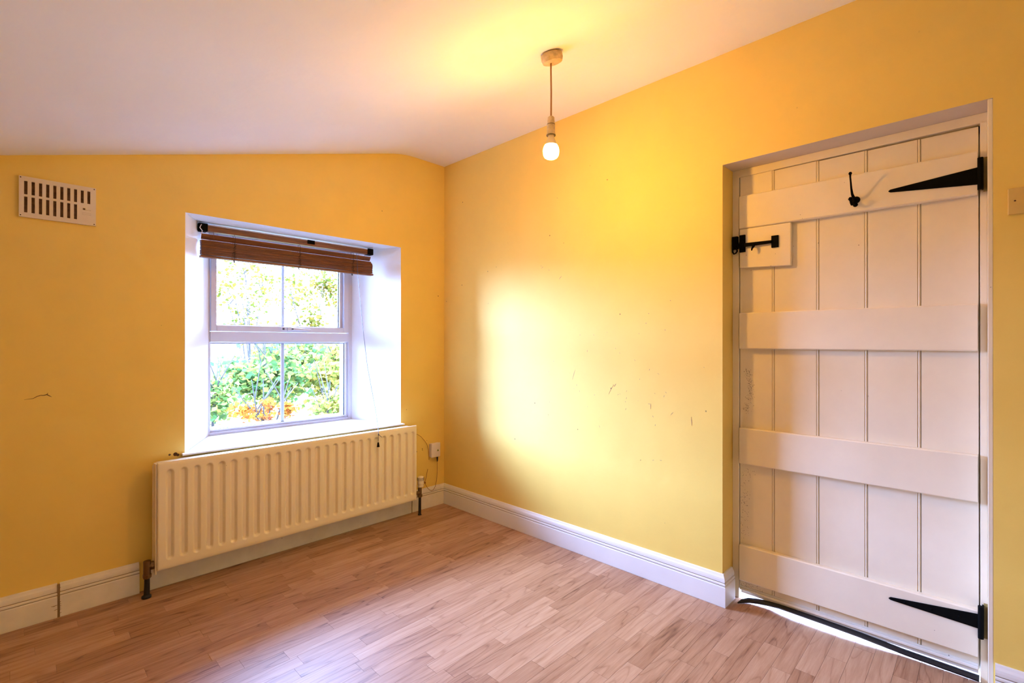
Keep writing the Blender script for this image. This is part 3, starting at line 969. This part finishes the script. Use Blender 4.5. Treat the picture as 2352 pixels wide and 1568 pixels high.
# strap hinges
def strap_hinge(tipz, baset, baseb, pz0, pz1, sag=0):
    h = MB()
    yt, yb = -2.536, -2.778
    m = MB().prism([(yt, tipz), (yt - .006, tipz + .0055), (yb, baset), (yb, baseb), (yt - .006, tipz - .0045)], 0, .0945, .100)
    hg = m.build('strap_hinge', M['black'], D, bevel=.0012, seg=1)
    MB().tube([(.094, -2.783, pz0), (.094, -2.783, pz1)], .0075, 10).build('hinge_pin', M['black'], hg, smooth=True)
    MB().box(.100, .118, -2.786, -2.791, pz0 + .002, pz1 - .002).build('hinge_plate', M['black'], hg)
    MB().box(.112, .120, -2.790, -2.804, pz0 - .004, pz1 + .004).build('hinge_recess', M['olive'], hg)
    for t in (.2, .5, .8):
        yy = yt + (yb - yt) * t
        MB().lathe([(.0, -.0015), (.003, -.001), (.004, 0), (0, .001)], (.0945, yy, tipz + ((baset + baseb) / 2 - tipz) * t), axis=0, n=8).build('screw', M['black'], hg)
    return hg
strap_hinge(1.712, 1.742, 1.684, 1.665, 1.772)
strap_hinge(.204, .238, .190, .160, .268)

# bolt latch on the block, keep on the frame
lt = MB().box(.096, .103, -2.006, -2.031, 1.553, 1.630).build('latch', M['black'], D, bevel=.0015)
MB().box(.096, .103, -2.137, -2.165, 1.557, 1.608).build('end_plate', M['black'], lt, bevel=.0015)
MB().prism([(-2.00, 1.574), (-2.140, 1.576), (-2.140, 1.588), (-2.00, 1.592)], 0, .088, .0965).build('latch_bar', M['black'], lt, bevel=.001)
MB().box(.084, .097, -2.008, -2.026, 1.568, 1.598).build('staple', M['black'], lt, bevel=.002)
MB().tube([(.088, -2.070, 1.577), (.080, -2.070, 1.570), (.076, -2.066, 1.560), (.078, -2.064, 1.552)], [.006, .0055, .004, .0025], 8).build('thumb_piece', M['black'], lt, smooth=True)
kp = MB().box(.100, .120, -1.973, -1.996, 1.572, 1.628)
kp.tube([(.108, -1.974, 1.575), (.106, -1.974, 1.560), (.106, -1.980, 1.551), (.106, -1.988, 1.554), (.106, -1.994, 1.563), (.106, -1.990, 1.572)], .0035, 8)
kp.build('keep', M['black'], D)

# coat hook
hk = MB().lathe([(0, -.008), (.007, -.007), (.0125, -.003), (.014, 0), (0, .0)], (.1000, -2.437, 1.701), axis=0, n=14)
hk.lathe([(0, -.005), (.006, -.005), (.0085, 0), (0, 0)], (.1000, -2.435, 1.683), axis=0, n=12)
hk.tube([(.094, -2.434, 1.706), (.082, -2.432, 1.708), (.068, -2.430, 1.718), (.056, -2.429, 1.738), (.046, -2.429, 1.760), (.037, -2.429, 1.776), (.031, -2.430, 1.786)], [.006, .0055, .0045, .0035, .003, .003, .0035], 10)
hk.lathe([(0, -.0062), (.0036, -.0052), (.0062, 0), (.0036, .0052), (0, .0062)], (.0305, -2.430, 1.788), n=12)
hk.tube([(.094, -2.434, 1.696), (.082, -2.431, 1.684), (.070, -2.429, 1.680), (.060, -2.428, 1.684), (.055, -2.427, 1.692)], [.006, .0055, .005, .0045, .004], 10)
hk.lathe([(0, -.0075), (.005, -.006), (.0082, 0), (.005, .006), (0, .0075)], (.0545, -2.427, 1.698), n=12)
hk.build('coat_hook', M['black'], D, smooth=True)

# mould stains low on the latch side of the planks
ms = MB()
rm = random.Random(9)
def patch(yc, zc, sy, sz, n):
    for i in range(n):
        y = rm.gauss(yc, sy); z = rm.gauss(zc, sz)
        if y > -2.003 or y < -2.10: continue
        if 0.600 < z < .780 or .08 < z < .258 or z > 1.115: continue
        r = rm.uniform(.0003, .0009)
        a = rm.uniform(0, 6)
        vs = [(.1243, y + r * 1.4 * math.cos(a + k * 1.57), z + r * 2.2 * math.sin(a + k * 1.57)) for k in range(4)]
        ms.add(vs, [(0, 1, 2, 3)])
for k in range(9):
    patch(-2.024 - .022 * math.sin(k / 8 * 3.0), .90 + k * .022 - .05, .008, .016, 26)
patch(-2.016, .45, .010, .05, 70); patch(-2.03, .56, .016, .02, 25); patch(-2.018, .33, .01, .04, 40); patch(-2.05, .066, .03, .008, 50)
mo = ms.build('mould_spots', M['dirt'], D); mo['kind'] = 'stuff'

# rubber draught strip, peeling off at its left end
pts = [(.060, -2.012, .004), (.078, -2.024, .009), (.100, -2.045, .0125), (.113, -2.075, .0145), (.124, -2.12, .017), (.124, -2.16, .020), (.120, -2.21, .022), (.119, -2.33, .022), (.119, -2.45, .020), (.119, -2.58, .0135), (.119, -2.74, .0120), (.118, -2.779, .0120)]
m = MB().tube(pts, [.003, .009, .0120, .0125, .0125, .0115, .0112, .0115, .0118, .0122, .0122, .0122], 8, flat=.85)
o = m.build('draught_strip', M['rubber'], smooth=True, origin=(.12, -2.4, 0))
tag(o, 'black rubber draught strip peeling away from under the plank door', 'draught strip')

# painted-over plate right of the door
o = empty('wall_plate', (0, -2.889, 1.548))
tag(o, 'square wall plate painted over right of the plank door', 'wall plate')
MB().box(-.0085, 0, -2.845, -2.931, 1.548, 1.630).build('plate', M['switch'], o, bevel=.0025)
MB().lathe([(0, -.0005), (.0025, -.0005), (.003, .001), (0, .001)], (-.0085, -2.8605, 1.590), axis=0, n=10).build('screw', M['dirt'], o)

# ------------------------------------------------------------------ outside
g = MB()
gx0, gx1, gy0, gy1 = -9.0, 9.0, .62, 16.0
nx, ny = 40, 34
rg = random.Random(21)
def gz(x, y):
    b = 0 if y < 2.6 else min(1.9, (y - 2.6) * .15)
    return -.15 + b + .07 * math.sin(x * 1.3 + y) + .05 * math.sin(x * 3.1 - y * 2.2)
vs = [(gx0 + (gx1 - gx0) * i / nx, gy0 + (gy1 - gy0) * j / ny, gz(gx0 + (gx1 - gx0) * i / nx, gy0 + (gy1 - gy0) * j / ny)) for j in range(ny + 1) for i in range(nx + 1)]
g.add(vs, [(j * (nx + 1) + i, j * (nx + 1) + i + 1, (j + 1) * (nx + 1) + i + 1, (j + 1) * (nx + 1) + i) for j in range(ny) for i in range(nx)])
o = g.build('garden_bank', M['earth'], smooth=True)
struct(o, 'earth bank rising outside the window', 'ground')
MB().box(2.6, 2.8, -9, .62, -.30, .75).build('sky_blocker_wall', M['concrete'])['kind'] = 'structure'  # unseen wall added to limit the sky light passing under the door
o = MB().box(.22, 9, -9, .62, -.30, -.15).build('yard', M['concrete']); struct(o, 'pale yard outside the door', 'ground')
o = MB().box(.152, .40, -2.83, -1.95, -.15, .012).build('doorstep', M['concrete']); struct(o, 'pale stone step under the door', 'step')  # step top raised to narrow the gap letting light under the door

def leaves(mb, c, rad, n, size, rnd, shell=.55, clump=9):
    cs = []
    for i in range(clump):
        d = Vector((rnd.gauss(0, 1), rnd.gauss(0, 1), rnd.gauss(0, 1))).normalized()
        k = shell + (1 - shell) * rnd.random()
        cs.append(Vector((c[0] + d.x * rad[0] * k, c[1] + d.y * rad[1] * k, c[2] + d.z * rad[2] * k)))
    sr = min(rad) * .55
    for i in range(n):
        b = rnd.choice(cs)
        p = b + Vector((rnd.gauss(0, sr * .6), rnd.gauss(0, sr * .6), rnd.gauss(0, sr * .5)))
        s = size * rnd.uniform(.6, 1.3)
        a = Vector((rnd.gauss(0, 1), rnd.gauss(0, 1), rnd.gauss(0, .6))).normalized()
        q = a.cross(Vector((rnd.gauss(0, 1), rnd.gauss(0, 1), rnd.gauss(0, 1)))).normalized()
        up = a.cross(q)
        mb.add([p - a * s * .5, p + q * s * .34 + up * s * .08, p + a * s * .5, p - q * s * .34 + up * s * .08], [(0, 1, 2), (0, 2, 3)])

def shrub(name, label, x, y, h, rad, n, size, m, seed, group=None, cat='shrub', stems=3):
    rnd = random.Random(seed)
    z = gz(x, y) if y > .62 else -.15
    T_ = empty(name, (x, y, z)); tag(T_, label, cat, group)
    sm = MB()
    for i in range(stems):
        a = rnd.uniform(0, 6.28); l = rnd.uniform(.3, .8)
        ex, ey = x + math.cos(a) * rad[0] * l, y + math.sin(a) * rad[1] * l
        sm.tube([(x + rnd.uniform(-.03, .03), y, z - .05), (x * .6 + ex * .4, y * .6 + ey * .4, z + h * .45), (ex, ey, z + h * .95)], [.012, .008, .003], 6)
        for q in range(3):
            b = rnd.uniform(.4, .8)
            px, py, pz = x + (ex - x) * b, y + (ey - y) * b, z + h * b
            sm.tube([(px, py, pz), (px + rnd.uniform(-.3, .3), py + rnd.uniform(-.2, .2), pz + rnd.uniform(.15, .4))], [.007, .003], 5)
    sm.build('stem', M['bark'], T_)
    f = MB(); leaves(f, (x, y, z + h * .62), rad, n, size, rnd, clump=14)
    f.v = [p if p[2] > z else (p[0], p[1], z + .01) for p in f.v]
    fo = f.build('foliage', m, T_); fo['kind'] = 'stuff'
    return T_

def shr(name, label, x, y, zc, rad, n, size, m, seed, **k):
    z = gz(x, y)
    shrub(name, label, x, y, (zc - z) / .62, rad, n, size, m, seed, **k)
shr('garden_shrub', 'orange autumn shrub low in the lower left pane', -.52, 2.05, .50, (.32, .18, .11), 750, .042, M['leaf_autumn'], 4)
shr('garden_shrub', 'yellow-green shrub low behind the lower glazing bar', .10, 2.10, .47, (.25, .20, .18), 1100, .055, M['leaf_yellow'], 3)
shr('garden_shrub', 'dark green bush at the left edge of the lower left pane', -.88, 2.45, .60, (.20, .18, .22), 900, .055, M['leaf_green'], 14)
shr('maple_sapling', 'green leafy sapling filling the lower left pane', -.20, 2.98, .80, (.44, .28, .28), 2600, .070, M['leaf_green'], 1)
shr('garden_shrub', 'yellow-green shrub filling the lower right pane', .70, 3.0, .78, (.36, .28, .42), 3000, .066, M['leaf_yellow'], 2)
shr('garden_shrub', 'green bush at the right edge of the lower right pane', 1.38, 4.1, .85, (.40, .30, .50), 2400, .080, M['leaf_green'], 5)
shr('garden_shrub', 'pale green bush between the sapling and the yellow-green shrub', .40, 3.95, .80, (.42, .28, .50), 2400, .075, M['leaf_green'], 9)
shr('slender_tree', 'slender tree with sparse golden leaves in the upper left pane', .48, 5.6, 1.80, (.80, .35, .75), 850, .070, M['leaf_sparse'], 6, cat='tree', stems=6)
shr('slender_tree', 'slender tree with sparse green leaves in the upper right pane', 1.80, 6.4, 1.80, (.80, .35, .80), 1100, .080, M['leaf_sparse'], 8, cat='tree', stems=6)
shr('garden_shrub', 'farthest broad bush between the two slender trees', 1.7, 7.6, 1.05, (.9, .40, .70), 2600, .10, M['leaf_yellow'], 10)
# fallen leaves on the bank
f = MB(); rl = random.Random(12)
for i in range(3500):
    x = rl.uniform(-1.6, 3.5); y = rl.uniform(1.2, 7)
    z = gz(x, y) + .02
    s = rl.uniform(.03, .07); a = rl.uniform(0, 6.28)
    q = Vector((math.cos(a), math.sin(a), rl.uniform(-.3, .3))) * s * .5; r_ = Vector((-math.sin(a), math.cos(a), rl.uniform(-.3, .5))) * s * .36
    p = Vector((x, y, z))
    f.add([p - q, p + r_, p + q, p - r_], [(0, 1, 2), (0, 2, 3)])
o = f.build('fallen_leaves', M['leaf_autumn'])
tag(o, 'fallen russet leaves scattered over the bank outside', 'leaves', kind='stuff')

for o in bpy.data.objects:
    if '_org' in o: del o['_org']
